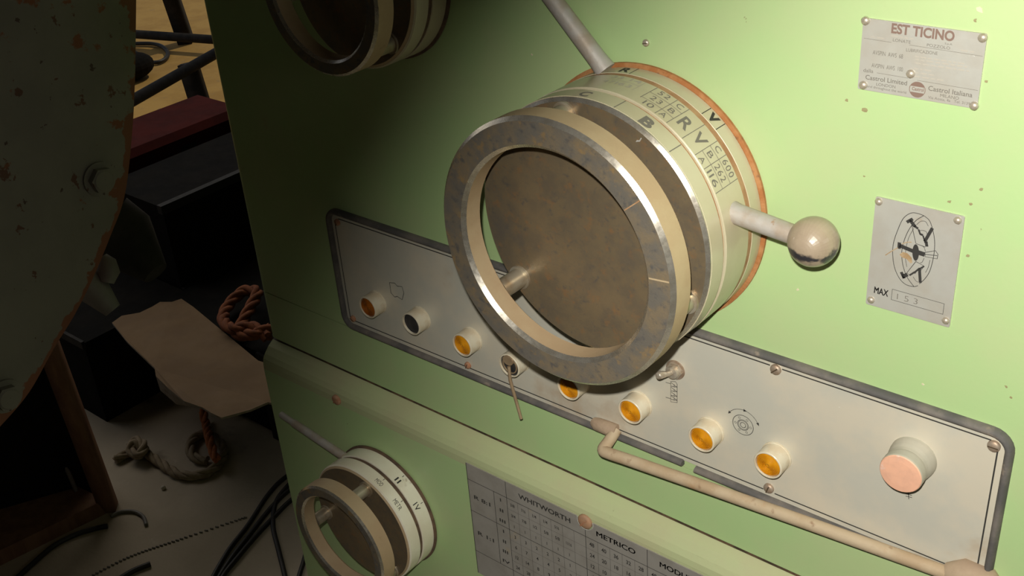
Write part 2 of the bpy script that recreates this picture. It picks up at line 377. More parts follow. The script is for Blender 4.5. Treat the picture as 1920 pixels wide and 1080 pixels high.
# flakes of lost paint
for k, (px, r, m) in enumerate((((1496, 543), .0016, 'chip_cream'), ((997, 102), .0013, 'chip_cream'), ((1838, 18), .0024, 'chip_cream'), ((1828, 38), .0016, 'chip_brown'), ((1815, 480), .0018, 'chip_brown'), ((1840, 355), .0017, 'chip_brown'), ((1820, 382), .0013, 'chip_brown'), ((1780, 378), .0015, 'chip_brown'), ((1588, 188), .0014, 'chip_brown'), ((1622, 206), .0022, 'chip_brown'), ((1850, 153), .0012, 'chip_brown'), ((1730, 720), .0014, 'chip_cream'), ((1887, 725), .0014, 'chip_brown'), ((1895, 745), .0011, 'chip_brown'), ((1620, 330), .0010, 'chip_brown'))):
    p = aty(px); poly = []
    for i in range(7):
        a = 2 * PI * i / 7; rr = r * 0.8 * random.uniform(0.45, 1.2); poly.append((rr * 1.2 * math.cos(a), rr * math.sin(a)))
    o = MB().prism(poly, 0, 0.00025).build('paint_chip', m, lathe); o.rotation_euler = FACE; o.location = Vector((p.x, 0.0, p.z)) - lathe.location

# ------------------------------------------------------------------ dials
def wrap(R):
    # (arc length clockwise from angle a0, height towards the machine) on a drum; used through lambda with a0 and z0
    return lambda a0, z0: (lambda u, v: (R * math.cos(a0 - u / R), R * math.sin(a0 - u / R), z0 - v))
def band_text(band, mat, R, items):
    for t, deg, zc, cap, wid, bold in items:
        f = wrap(R)(math.radians(deg), zc); x0 = -wid / 2; ws = [glyphs(c, bold)[2] for c in t]; gap = 0.16 if len(t) > 1 else 0
        tot = sum(ws) + gap * (len(t) - 1)
        for c, w in zip(t, ws):            # each character a part of its own
            w = w / tot * wid
            MB().text(c, (x0, -cap / 2), (x0 + w, -cap / 2), cap, 0, f, bold).build('character', mat, band); x0 += w + gap / tot * wid
def band_line(band, mat, R, d0, d1, z0, z1, w):
    """line along the drum (d0 = d1) or round it (z0 = z1), a part of its band"""
    a0 = math.radians(d0); f = wrap(R)(a0, 0); mb = MB()
    if abs(d0 - d1) < 1e-6: mb.stroke([(0, -z0), (0, -z1)], w, fn=f)
    else:
        n = max(2, int(abs(d1 - d0) / 3)); mb.stroke([(math.radians(d0 - (d0 + (d1 - d0) * i / n)) * R, -z0) for i in range(n + 1)], w, fn=f)
    return mb.build('ruled_line', mat, band)

def hand_ring(parent, R, Ri, zb, zf, ch):
    prof = [(R, zb), (R, zf - ch), (R - ch, zf), (Ri + ch, zf), (Ri, zf - ch), (Ri, zb + 0.002), (Ri + 0.002, zb), (R - 0.001, zb)]
    return MB().lathe(prof, 192, [1, 2, 0, 2, 1, 1, 3, 1], closed=True).build('hand_ring', ['ring_face', 'dust_tan', 'chrome', 'dark_groove'], parent)

def post(parent, r, ang, z0, z1, rad):
    a = math.radians(ang)
    return MB().lathe([(rad, z0), (rad, z1)], 24, c=(r * math.cos(a), r * math.sin(a), 0)).lathe([(rad * 1.25, z0), (rad * 1.25, z0 + 0.002), (rad, z0 + 0.002)], 24, c=(r * math.cos(a), r * math.sin(a), 0)).build('spacer_post', 'post_steel', parent)

BX, BZ = 0.3760, 0.2335
big = empty('speed_selector_dial', (BX, 0, BZ), 'large round speed selector dial with chrome hand ring and lettered bands', 'dial', rot=FACE)
MB().lathe([(0.0, 0.0), (0.1050, 0.0), (0.1050, 0.0022), (0.1025, 0.0032), (0.09, 0.0032)], 96).build('base_rim', 'rust', big)
b1 = MB().lathe([(0.1018, 0.0030), (0.1020, 0.0036), (0.1020, 0.0166), (0.1010, 0.0172), (0.09, 0.0172)], 96).build('base_band', 'drum_label', big)
MB().lathe([(0.1016, 0.0168), (0.1016, 0.0218), (0.09, 0.0218)], 96).build('rust_groove', 'groove_dust', big)
b2 = MB().lathe([(0.1012, 0.0216), (0.1020, 0.0224), (0.1020, 0.0516), (0.1012, 0.0524), (0.09, 0.0524)], 96).build('speed_band', 'drum_label', big)
MB().lathe([(0.1000, 0.0518), (0.1000, 0.0556), (0.09, 0.0556)], 96).build('dust_groove', 'groove_dust', big)
b3 = MB().lathe([(0.1008, 0.0548), (0.1016, 0.0556), (0.1016, 0.0704), (0.1012, 0.0706), (0.09, 0.0706)], 96).build('letter_band', 'drum_label', big)
fp = MB().lathe([(0.1012, 0.0704), (0.1010, 0.0712), (0.0985, 0.0736), (0.0, 0.0736)], 192, [1, 1, 0]).build('front_plate', ['disc_face', 'chrome'], big)
mb = MB()   # small scars on the plate edge
poly = [(0.0, 0.0), (0.0035, 0.001), (0.005, 0.0035), (0.0042, 0.0038), (0.003, 0.0018), (0.001, 0.0016)]
p = aty((1192, 266), -0.0736); mb.prism([(p.x - BX + x, p.z - BZ + y) for x, y in poly], 0.0736, 0.0738).build('scratch', 'plate_metal', fp)
R_ = 0.10215
band_text(b1, 'black_print', R_, [('V', 50.5, 0.0100, 0.0085, 0.0085, 0.05), ('R', 94.5, 0.0098, 0.0085, 0.0085, 0.03)])
for d in (54.4, 46.1, 90.5): band_line(b1, 'black_print', R_, d, d, 0.0040, 0.0164, 0.0006)

band_text(b2, 'grey_print', R_, [('R', 54.3, 0.0370, 0.0125, 0.0092, 0.02), ('V', 46.2, 0.0368, 0.0115, 0.0100, 0.02),
    ('C', 61.6, 0.0270, 0.0056, 0.0050, 0.0), ('B', 61.8, 0.0370, 0.0056, 0.0048, 0.0), ('A', 62.2, 0.0466, 0.0056, 0.0052, 0.0),
    ('52', 69.5, 0.0266, 0.0056, 0.0092, 0.0), ('23', 69.4, 0.0370, 0.0056, 0.0092, 0.0), ('10', 69.4, 0.0466, 0.0056, 0.0080, 0.0),
    ('C', 39.2, 0.0270, 0.0056, 0.0050, 0.0), ('B', 39.1, 0.0372, 0.0056, 0.0048, 0.0), ('A', 39.1, 0.0478, 0.0056, 0.0052, 0.0),
    ('600', 30.9, 0.0272, 0.0062, 0.0130, 0.0), ('262', 31.1, 0.0374, 0.0062, 0.0126, 0.0), ('116', 31.0, 0.0474, 0.0062, 0.0120, 0.0)])
for d in (58.6, 50.1, 42.1, 35.8, 25.5, 64.6): band_line(b2, 'grey_print', R_, d, d, 0.0226, 0.0512, 0.0005)
for a0, a1 in ((42.1, 25.5), (74.5, 58.6)):
    for z in (0.0322, 0.0424): band_line(b2, 'grey_print', R_, a0, a1, z, z, 0.0004)
band_line(b2, 'grey_print', R_, 74.5, 74.5, 0.0226, 0.044, 0.0005)

band_text(b2, 'faint_print', R_, [('14', 83.5, 0.0255, 0.0050, 0.0090, 0.0), ('163', 85.5, 0.0360, 0.0050, 0.013, 0.0), ('47', 92.5, 0.0360, 0.0050, 0.009, 0.0), ('33', 92.0, 0.0260, 0.0050, 0.009, 0.0)])
band_line(b2, 'faint_print', R_, 80.0, 80.0, 0.0226, 0.04, 0.0004); band_line(b2, 'faint_print', R_, 96, 80, 0.031, 0.031, 0.0004)

R3 = 0.10175; band_text(b3, 'grey_print', R3, [('B', 62.8, 0.0640, 0.0098, 0.0098, 0.05), ('C', 92.5, 0.0640, 0.0085, 0.0085, 0.03)])
for d in (48.3, 76.5): band_line(b3, 'grey_print', R3, d, d, 0.0560, 0.0702, 0.0007)

hr = hand_ring(big, 0.1026, 0.0800, 0.0990, 0.1190, 0.0030)
for dg, m in ((5.5, 'dust_tan'), (39.0, 'groove_dust')):
    a = math.radians(dg); c, s_ = math.cos(a), math.sin(a)
    MB().stroke([(0.0835 * c, 0.0835 * s_), (0.0992 * c, 0.0992 * s_)], 0.0012 if dg < 10 else 0.0008, 0.11912).build('scribe_line', m, hr)
for ang in (100, -20, -140): post(big, 0.0890, ang, 0.0736, 0.0995, 0.0080)
# lever with ball knob on the speed band
def lever(parent, A, Bp, r0, r1, ball, rb, name='lever', bm=('dusty_knob',)):
    o = MB().tube([A, Vector(A).lerp(Vector(Bp), 0.12), Bp], [r0 * 1.12, r0, r1], 20).build(name, 'lever_steel', parent)
    if ball:
        k = MB().ball((0, 0, 0), rb).build('ball_knob', list(bm), o); k.location = ball
    return o
a = math.radians(14.5)
pb = aty((1525, 453), -0.040)
lever(big, (0.098 * math.cos(a), 0.098 * math.sin(a), 0.0352), (pb.x - BX - 0.012, pb.z - BZ + 0.001, 0.040), 0.0074, 0.0068, (pb.x - BX, pb.z - BZ, 0.040), 0.0168)
# black patch where the dust has been rubbed off the ball
A = Vector((-0.026, 0.0985, 0.0098)); B = Vector((-0.0840, 0.1600, 0.012))
lever(big, A, B, 0.0072, 0.0066, B + (B - A).normalized() * 0.012, 0.0165, bm=('knob_clean',))

def small_dial(name, label, loc, with_text, lever_pts, band='white_label'):
    t = empty(name, loc, label, 'dial', rot=FACE); R = 0.0735
    MB().lathe([(0, 0), (0.0755, 0), (0.0755, 0.0022), (0.0738, 0.0030), (0.06, 0.0030)], 80).build('base_rim', 'dark_groove', t)
    q1 = MB().lathe([(R, 0.0028), (R, 0.0188), (0.0728, 0.0194), (0.06, 0.0194)], 80).build('base_band', band, t)
    MB().lathe([(0.0718, 0.0190), (0.0718, 0.0240), (0.06, 0.0240)], 80).build('groove', 'dark_groove', t)
    q2 = MB().lathe([(0.0728, 0.0236), (R, 0.0242), (R, 0.0380), (0.0722, 0.0392), (0.06, 0.0392)], 80).build('letter_band', band, t)
    MB().lathe([(0.0722, 0.0390), (0.0700, 0.0408), (0.0, 0.0408)], 80, [1, 0]).build('front_plate', ['disc_face', 'dust_tan'], t)
    hand_ring(t, 0.0690, 0.0555, 0.0590, 0.0772, 0.0022)
    for ang in (72, 192, -48): post(t, 0.0610, ang, 0.0408, 0.0594, 0.0072)
    if with_text:
        Rr = R + 0.00012; band_text(q1, 'black_print', Rr, [('II', 56.8, 0.0140, 0.0062, 0.0058, 0.01), ('IV', 29.4, 0.0134, 0.0066, 0.0085, 0.01)])
        for d in (56.8, 29.4): band_line(q1, 'black_print', Rr, d, d, 0.0045, 0.0075, 0.0007)
        band_text(q2, 'black_print', Rr, [('MOD', 65.0, 0.0322, 0.0052, 0.0098, 0.0), ('METR', 40.9, 0.0322, 0.0052, 0.0125, 0.0)])
        for d in (64.5, 40.9): band_line(q2, 'grey_print', Rr, d, d, 0.0246, 0.0272, 0.0008)
    if lever_pts:
        A, B = (Vector(x) for x in lever_pts); d = (B - A).normalized()
        MB().tube([A, B - d * 0.022], [0.0050, 0.0046], 16).tube([B - d * 0.022, B], [0.0038, 0.0038], 16).build('lever', 'lever_steel', t)
    return t
SX, SZ = 0.0355, -0.2224
q0 = aty((645, 856), -0.036); q1_ = aty((527, 777), -0.036)
small_dial('feed_selector_dial', 'smaller round feed dial with white lettered bands and bare lever at lower left', (SX, -0.02, SZ), True,
           ((q0.x - SX, q0.z - SZ, 0.016), (q1_.x - SX, q1_.z - SZ, 0.016)))
small_dial('unlit_dial', 'dial with hand ring in the dark at the top edge, left of large dial', (0.117, 0, 0.3795), False, None, 'drum_label')

# ------------------------------------------------------------------ control strip
panel = empty('control_panel', (0, 0, 0), 'long grey aluminium control panel strip with black gasket and printed border', 'control panel', rot=FACE)
PW, PH = 0.6592, 0.12
MB().prism(rrect(-0.0045, -0.0045, PW + 0.0045, PH + 0.0045, 0.008), 0.0, 0.0015).build('face_plate', 'aluminium', panel)
# gasket: runs round the plate, with a piece missing along the bottom
o_ = 0.0077; rc = 0.013
path = []
def corner(cx, cy, a0):
    return [(cx + rc * math.cos(math.radians(a0 + 15 * i)), cy + rc * math.sin(math.radians(a0 + 15 * i))) for i in range(7)]
path += [(0.4255, -o_), (0.5, -o_)] + corner(PW + o_ - rc, -o_ + rc, -90) + corner(PW + o_ - rc, PH + o_ - rc, 0) + [(0.4, PH + o_), (0.2, PH + o_)] + corner(-o_ + rc, PH + o_ - rc, 90) + corner(-o_ + rc, -o_ + rc, 180) + [(0.2, -o_), (0.4130, -o_ + 0.001)]
MB().tube([(x, y, 0.001) for x, y in path], 0.0031, 10, flat=((0, 0, 1), 0.0056)).build('rubber_gasket', 'gasket', panel)
pr = MB(); zz = 0.0017
for seg in ([(0.006, PH), (0.489, PH)], [(0.499, PH), (PW - 0.005, PH)], [(PW, PH - 0.006), (PW, 0.0)], [(PW - 0.002, 0), (0.4985, 0)], [(0.4885, 0), (0.0, 0.0)], [(0, 0), (0, PH - 0.006)]): pr.stroke(seg, 0.0011, zz)
def P2(px, o=0.0): p = aty(px, -0.0017); return (p.x, p.z)
def c2(x, y): return P2((1020 + x / 3, 600 + y / 3))
def c1(x, y): return P2((600 + x / 2.571, 380 + y / 2.571))
# coil symbol
pr.stroke([c2(*q) for q in ((713,345),(740,347),(749,362),(749,465),(713,460))], 0.0005, zz, closed=True)
for y in (372, 398, 424, 446):
    pr.stroke([c2(715, y - 20), c2(748, y + 6)], 0.0005, zz); pr.stroke([c2(748, y + 6), c2(715, y)], 0.0005, zz); pr.stroke([c2(732, y - 10), c2(732, y + 8)], 0.0004, zz)
for y in (350, 434): pr.stroke([c2(684, y), c2(713, y + 9)], 0.0005, zz)
# spindle symbol with double arrow
ux, uy = c2(1119, 591)
def circ(x, y, r, a0=0, a1=360, n=36): return [(x + r * math.cos(math.radians(a0 + (a1 - a0) * i / n)), y + r * math.sin(math.radians(a0 + (a1 - a0) * i / n))) for i in range(n + 1)]
for r, w in ((0.0092, 0.0005), (0.0048, 0.0005), (0.0040, 0.0003), (0.0024, 0.0005)): pr.stroke(circ(ux, uy, r)[:-1], w, zz, closed=True)
for a in range(0, 360, 60): pr.stroke(circ(ux + 0.0068 * math.cos(math.radians(a)), uy + 0.0068 * math.sin(math.radians(a)), 0.0009, n=10), 0.0003, zz, closed=True)
pr.stroke(circ(ux, uy, 0.0145, 145, 28), 0.0004, zz)
for a in (145, 90, 30):
    x, y = ux + 0.0145 * math.cos(math.radians(a)), uy + 0.0145 * math.sin(math.radians(a)); t = math.radians(a + (90 if a == 145 else -90)); c, s_ = math.cos(t), math.sin(t)
    pr.add([(x + c * .003, y + s_ * .003, zz), (x - s_ * .0013, y + c * .0013, zz), (x + s_ * .0013, y - c * .0013, zz)], [(0, 1, 2)])
# pump symbol beside the first lamp
pr.stroke([c1(*q) for q in ((335,385),(360,388),(372,402),(395,405),(404,435),(396,468),(372,452),(360,455),(342,435))], 0.0007, zz, closed=True)
# mark under the stop button
a1, a2 = P2((1703, 920)), P2((1704, 936)); pr.stroke([a1, a2], 0.0005, zz)
for y in (928, 932): pr.stroke([P2((1698, y - 2)), P2((1710, y + 1))], 0.0005, zz)
pr.build('printed_lines', 'black_print', panel)
for (x, y), m in (((0.4941, 0.1183), 'screw_metal'), ((0.6565, 0.1165), 'screw_metal'), ((0.4935, 0.0035), 'screw_metal'), ((0.1681, 0.0030), 'screw_rust'), ((0.0045, 0.1160), 'screw_rust'), ((0.0050, 0.0025), 'screw_rust'), ((0.2, 0.1175), 'screw_metal')):
    slotted('panel_screw', 0.0044 if x > 0.3 else 0.0036, 0.0034, m, panel, (x, y, 0.0014), random.uniform(0, 3))

def push_button(x, z, label, lens, group):
    t = empty('push_button', (x, -0.0015, z), label, 'push button', group, FACE)
    MB().lathe([(0.0128, 0), (0.0128, 0.0012), (0.0122, 0.0016), (0.0121, 0.0145), (0.0116, 0.0150), (0.0108, 0.0150), (0.0106, 0.0142), (0.0106, 0.0110)], 40).build('collar', 'collar_ivory', t)
    if lens == 'black_plastic':
        MB().lathe([(0.0107, 0.0128), (0.0095, 0.0122), (0.006, 0.0116), (0.0, 0.0114)], 40).build('black_cap', lens, t)
    else:
        # stepped ring lens
        prof = [(0.0107, 0.0128), (0.0100, 0.0140)]; r = 0.0100
        while r > 0.003:
            prof += [(r - 0.0011, 0.0147), (r - 0.0014, 0.0139)]; r -= 0.0014
        prof += [(0.0014, 0.0148), (0.0, 0.0142)]
        MB().lathe(prof, 40).build('lens', lens, t)
    return t
GB = 'push buttons in a row on the control panel'
push_button(0.0477, 0.0365, 'amber push button at far left end of the control panel row', 'amber_dark', GB)
push_button(0.1095, 0.0375, 'black push button in ivory collar, second from left on control panel', 'black_plastic', GB)
push_button(0.1767, 0.0362, 'amber push button between the black button and the key switch', 'amber', GB)
push_button(0.3030, 0.0355, 'amber push button half hidden under the large dial ring', 'amber', GB)
push_button(0.3688, 0.0368, 'amber push button below the small toggle switch', 'amber', GB)
push_button(0.4386, 0.0376, 'amber push button below left of the round spindle symbol', 'amber', GB)
push_button(0.4985, 0.0380, 'rightmost amber push button, next to the red stop button', 'amber', GB)
# key switch with key
ks = empty('key_switch', (0.2350, -0.0015, 0.0345), 'ivory collared black key switch under the large dial', 'key switch', rot=FACE)
MB().lathe([(0.0128, 0), (0.0128, 0.0012), (0.0122, 0.0016), (0.0121, 0.0145), (0.0116, 0.0150), (0.0108, 0.0150), (0.0106, 0.0130)], 40).build('collar', 'collar_ivory', ks)
MB().lathe([(0.0107, 0.0132), (0.004, 0.0128), (0.0, 0.0128)], 36).build('black_socket', 'black_plastic', ks)
MB().lathe([(0.0085, 0.0131), (0.0085, 0.0142), (0.0076, 0.0142), (0.0076, 0.0131)], 36).build('brass_ring', 'key_brass', ks)
ky = empty('switch_key', (0.2352, -0.016, 0.0345), 'small key in key switch with thin rod hanging from it', 'key', rot=FACE)
MB().prism([(0.0002 + x, 0.0068 + y * 0.8) for x, y in circ(0, 0, 0.0060, n=20)[:-1]], -0.0008, 0.0022).build('key_bow', 'key_brass', ky)
kt = aty((977, 785), -0.020)
MB().tube([(0.002, 0.0015, 0.003), (0.0035, -0.012, 0.0045), (kt.x - 0.2352, kt.z - 0.0345, 0.004)], [0.0017, 0.0016, 0.0015], 10).build('hanging_rod', 'key_brass', ky)
# toggle switch
tg = empty('toggle_switch', (0.4050, -0.0015, 0.0850), 'small metal toggle switch with bat lever above coil symbol', 'switch', rot=FACE)
MB().lathe([(0.0088, 0), (0.0088, 0.001), (0.0, 0.001)], 28).build('washer', 'screw_metal', tg)
MB().prism([(0.0075 * math.cos(PI / 3 * i), 0.0075 * math.sin(PI / 3 * i)) for i in range(6)], 0.001, 0.0038).build('hex_nut', 'rivet_metal', tg)
MB().lathe([(0.0055, 0.0038), (0.0055, 0.0068), (0.0035, 0.0075), (0.0, 0.0075)], 24).build('bushing', 'rivet_metal', tg)
MB().tube([(0, 0, 0.005), (-0.0015, 0.002, 0.013), (-0.0030, 0.0048, 0.0205), (-0.0032, 0.0052, 0.0218)], [0.0022, 0.0026, 0.0036, 0.0022], 16).build('bat_lever', 'rivet_metal', tg)
# stop button
sb = empty('stop_button', (0.6042, -0.0015, 0.0832), 'faded red mushroom stop button at right end of control panel', 'push button', rot=FACE)
MB().lathe([(0.0170, 0), (0.0168, 0.003), (0.0160, 0.0075), (0.0152, 0.0105), (0.0149, 0.0135)], 44).build('base_collar', 'stop_body', sb)
MB().lathe([(0.0149, 0.0134), (0.0153, 0.0142), (0.0155, 0.0160), (0.0155, 0.0212), (0.0151, 0.0224)], 44).build('button_head', 'stop_body', sb)
MB().lathe([(0.0152, 0.0223), (0.0146, 0.0230), (0.010, 0.0234), (0.0, 0.0236)], 44).build('red_face', 'stop_pink', sb)

# bent tube handle in front of the strip's lower edge
hd = empty('grab_bar', (0.3350, -0.0015, -0.001), 'bent tan tube running along lower edge of control panel', 'bar', rot=FACE)
def hl(x, y, z): return Vector((x - 0.3350, z + 0.001, -y - 0.0015))
pts = [hl(0.3450, -0.004, 0.0005), hl(0.3447, -0.012, -0.004)] + crom([hl(0.3442, -0.016, -0.0065), hl(0.3445, -0.0235, -0.0095), hl(0.352, -0.0245, -0.0095), hl(0.366, -0.0235, -0.0090)], 6) + [hl(0.45, -0.0185, -0.0065), hl(0.55, -0.0130, -0.0040), hl(0.648, -0.0080, -0.0015)]
MB().tube(pts, 0.0053, 16).build('tube', 'rod_tan', hd)
MB().tube([hl(0.3210, -0.004, -0.0005), hl(0.3260, -0.0055, -0.0005), hl(0.3400, -0.0055, 0.0000), hl(0.3470, -0.005, 0.0005)], [0.0045, 0.0062, 0.0066, 0.0060], 14).build('hinge_lug', 'rod_rust', hd)
MB().tube([hl(0.640, -0.006, -0.003), hl(0.652, -0.006, 0.001), hl(0.668, -0.006, 0.001), hl(0.678, -0.006, -0.006)], [0.007, 0.0125, 0.0125, 0.008], 18).lathe([(0.006, 0.016), (0.006, 0.0185), (0.003, 0.0185), (0.003, 0.0165), (0, 0.0165)], 24, c=(0.6600 - 0.335, 0.002, 0)).build('end_bracket', 'rod_rust', hd)

# ------------------------------------------------------------------ riveted plates
def plate(name, label, x0, z1, w, h, mat, y=0.0):
    t = empty(name, (x0, y, z1 - h), label, 'plate', rot=FACE)
    MB().prism(rrect(0, 0, w, h, 0.0012, 3), 0.0, 0.0012).build('plate_sheet', mat, t)
    return t
def rivet(parent, x, y, r=0.0026):
    return MB().lathe([(r * 1.1, 0), (r * 1.1, 0.0004)], 18).dome(r, 0.0018, 18, 5, 0.0004).build('rivet', 'rivet_metal', parent, (x, y, 0.0012))
EX, EZ, EW, EH = 0.5397, 0.3931, 0.0750, 0.0455
est = plate('lubrication_plate', 'riveted lubrication plate headed EST TICINO at upper right', EX, EZ, EW, EH, 'plate_metal')
def e(x, y):
    p = aty((1580 + x / 5.143, 10 + y / 5.143), -0.0012); return (p.x - EX, p.z - (EZ - EH))
for q in ((222, 148), (1352, 312), (1268, 968), (200, 768), (657, 660)): rivet(est, *e(*q))
zt = 0.0014; cpx = 1 / 5.143 / 2630      # metres per crop pixel
tb = MB(); tb.text('EST TICINO', e(468, 262), e(1075, 345), 0.0058, 0, bold=0.035, z=zt); tb.build('heading', 'brown_print', est)
tb = MB()
for t, a, b, cap, bo in (('LONATE', (485, 345), (655, 370), .0019, 0.0), ('POZZOLO', (812, 394), (1035, 427), .0018, 0.0), ('S.p.A.', (985, 374), (1062, 385), .0011, 0.0), ('LUBRIFICAZIONE', (612, 442), (915, 478), .0020, 0.0),
                         ('AVSPIN  AWS  68', (290, 470), (580, 513), .0027, 0.0), ('AVSPIN  AWS  100', (278, 595), (580, 638), .0027, 0.0), ('dalla', (200, 640), (295, 652), .0024, 0.0),
                         ('Castrol Limited', (220, 710), (620, 771), .0029, 0.01), ('LONDON', (325, 772), (508, 800), .0019, 0.0), ('and throughout the world', (236, 788), (612, 852), .0016, 0.0),
                         ('Castrol Italiana', (825, 818), (1250, 887), .0030, 0.01), ('MILANO', (940, 881), (1120, 911), .0020, 0.0), ('Via Aosta, 4a   Tel. 3139', (824, 896), (1228, 962), .0017, 0.0)):
    tb.text(t, e(*a), e(*b), cap, 0, bold=bo, z=zt)
for a, b in (((205, 315), (470, 356)), ((640, 380), (1350, 490)), ((330, 650), (630, 700)), ((720, 722), (1305, 820))): tb.stroke([e(*a), e(*b)], 0.00022, zt)
tb.build('small_lettering', 'grey_print', est)
fb = MB(); random.seed(3)
for (x, y, L) in ((700, 492, 480), (700, 520, 500), (700, 556, 520), (690, 608, 180), (690, 646, 190), (690, 682, 290), (270, 300, 130), (470, 292, 210), (1140, 432, 130)):
    xx = x
    while xx < x + L:
        w = random.uniform(25, 70); fb.stroke([e(xx, y + (xx - x) * 0.15), e(min(xx + w, x + L), y + (min(xx + w, x + L) - x) * 0.15)], 0.0008, zt); xx += w + 18
fb.build('worn_print', 'faint_print', est)
lx, ly = e(720, 812); lg = MB(); r = 0.0050
for a0, a1 in ((22, 158), (202, 338)):
    ps = circ(lx, ly, r, a0, a1, 20); lg.add([(x, y, zt) for x, y in ps], [tuple(range(len(ps)))])
lg.stroke(circ(lx, ly, r * 0.98, 158, 202, 6), 0.0004, zt); lg.stroke(circ(lx, ly, r * 0.98, -22, 22, 6), 0.0004, zt)
lg.text('Castrol', e(668, 815), e(782, 832), 0.0021, 0, bold=0.02, z=zt); lg.build('round_emblem', 'brown_print', est)

KX, KZ, KW, KH = 0.5583, 0.2770, 0.0581, 0.0812
ck = plate('chuck_plate', 'riveted plate with chuck drawing and MAX 153 box at right', KX, KZ, KW, KH, 'plate_metal')
def k(x, y):
    p = aty((1580 + x / 3.857, 350 + y / 3.857), -0.0012); return (p.x - KX, p.z - (KZ - KH))
for q in ((262, 108), (833, 243), (746, 968), (206, 818)): rivet(ck, *k(*q), 0.0024)
def sm(pts, n=6, closed=False): return [(p.x, p.y) for p in crom([(*k(*q), 0) for q in pts], n, closed)]
dr = MB(); lw = 0.00042
dr.stroke(sm(((590,210),(545,193),(495,190),(440,228),(400,310),(370,400),(362,480),(375,580),(410,660),(455,705),(510,721),(545,715))), lw, zt)
dr.stroke(sm(((590,210),(625,240),(645,285),(662,360),(666,430),(655,520),(630,610),(595,665),(555,702))), lw, zt)
dr.stroke(sm(((588,209),(530,245),(480,310),(445,390),(428,470),(435,560),(465,650),(515,720))), lw, zt)
dr.stroke(sm(((515,300),(478,370),(458,450),(455,520),(465,580))), lw * .7, zt); dr.stroke(sm(((535,275),(565,250),(600,252),(620,285))), lw * .7, zt)
dr.stroke(sm(((545,320),(575,315),(605,325),(612,350))), lw * .7, zt); dr.stroke(sm(((600,620),(620,580),(632,530))), lw * .7, zt); dr.stroke(sm(((510,650),(530,680),(548,690))), lw * .7, zt)
dr.stroke(sm(((590,515),(575,545),(560,550))), lw * .7, zt); dr.stroke(sm(((600,470),(590,440),(575,425))), lw * .7, zt)
for ln in (((500,275),(530,410),(598,436)), ((527,292),(548,306),(560,346),(580,352),(592,396)), ((595,475),(672,462),(690,488),(684,521),(598,505),(595,475)), ((598,488),(684,498)),
           ((530,540),(465,622),(484,640),(508,618),(524,628),(548,592),(566,604),(591,574),(530,540))): dr.stroke([k(*q) for q in ln], lw, zt)
cs = 1.3 / 3.857 / 2560
for ln, w in ((((464,256),(508,232)), 16), (((488,240),(524,288)), 18), (((520,284),(546,302)), 12), (((550,308),(562,344)), 9), (((563,342),(582,350)), 11), (((582,352),(594,394)), 8), (((650,298),(594,396)), 16), (((590,398),(616,402)), 10), (((604,396),(610,432)), 15),
              (((411,402),(408,448)), 17), (((412,424),(512,466)), 21), (((545,474),(594,490)), 25), (((424,616),(446,662)), 16), (((430,650),(470,634)), 20), (((484,640),(522,616)), 9), (((522,618),(558,588)), 9), (((558,592),(590,574)), 8), (((556,592),(562,694)), 15)):
    dr.stroke([k(*q) for q in ln], w * cs, zt + 0.00005)
el = [k(529 + 24 * math.cos(a), 475 + 60 * math.sin(a)) for a in [2 * PI * i / 24 for i in range(24)]]
dr.add([(x, y, zt + 0.0001) for x, y in el], [tuple(range(23, -1, -1))])
dr.stroke([k(*q) for q in ((360,740),(735,846),(725,922),(352,815))], 0.0004, zt, closed=True)
dr.text('MAX', k(226, 765), k(328, 795), 0.0049, 0, bold=0.03, z=zt)
dr.build('chuck_drawing', 'black_print', ck)
MB().text('1 5 3', k(392, 812), k(540, 852), 0.0044, 0, bold=-0.012, z=zt).build('stamped_number', 'grey_print', ck)
stn = MB()
stn.add([(*k(*q), zt + 0.00015) for q in ((412,488),(436,470),(470,480),(500,512),(505,548),(490,553),(462,520),(430,510))], [tuple(range(7, -1, -1))])
stn.stroke([k(*q) for q in ((430,412),(468,400),(500,400))], 0.0006, zt + 0.00015); stn.stroke([k(*q) for q in ((310,494),(355,465),(400,440))], 0.0006, zt + 0.00015)
stn.build('brown_smear', 'stain', ck)

# ------------------------------------------------------------------ thread chart
YC = -0.02
def ch(x, y):
    p = aty((860 + x / 4.91, 860 + y / 4.91), YC - 0.001); return (p.x, p.z)
CX0, CZ1 = ch(62, 35); CZ0 = aty((901, 1074), YC).z; CX1 = 0.56
chart = empty('thread_chart', (CX0, YC, CZ0), 'grey thread pitch chart plate headed WHITWORTH and METRICO at bottom', 'plate', rot=FACE)
H = CZ1 - CZ0; sp = aty((1098, 977), YC); nx = sp.x - CX0; nr = 0.0092; ny = sp.z - CZ0
poly = [(0, 0), (CX1 - CX0, 0), (CX1 - CX0, H)]
dy = H - ny; a0 = math.asin(max(-1, min(1, dy / nr)))
for i in range(13):
    a = a0 - (PI + 2 * a0) * i / 12; poly.append((nx + nr * math.cos(a), ny + nr * math.sin(a)))
poly.append((0, H))
MB().prism(poly, 0, 0.001).build('plate_sheet', 'chart_metal', chart)
MB().tube([(nx + nr * math.cos(a0 - (PI + 2 * a0) * i / 12), ny + nr * math.sin(a0 - (PI + 2 * a0) * i / 12), 0.0009) for i in range(13)], 0.0007, 6).build('notch_edge', 'plate_metal', chart)
def loc2(q): return (q[0] - CX0, q[1] - CZ0)
v1 = loc2(ch(322, 305))[0]; v2 = loc2(ch(428, 215))[0]; v3 = loc2(ch(1168, 700))[0]
pv = aty((1080 + 855 / 6.4, 940 + 600 / 6.4), YC - 0.001); v4 = pv.x - CX0
h1 = loc2(ch(80, 182))[1]; h2 = loc2(ch(125, 475))[1]; h3 = loc2(ch(172, 848))[1]; zc = 0.0012; wR = CX1 - CX0
tl = MB()
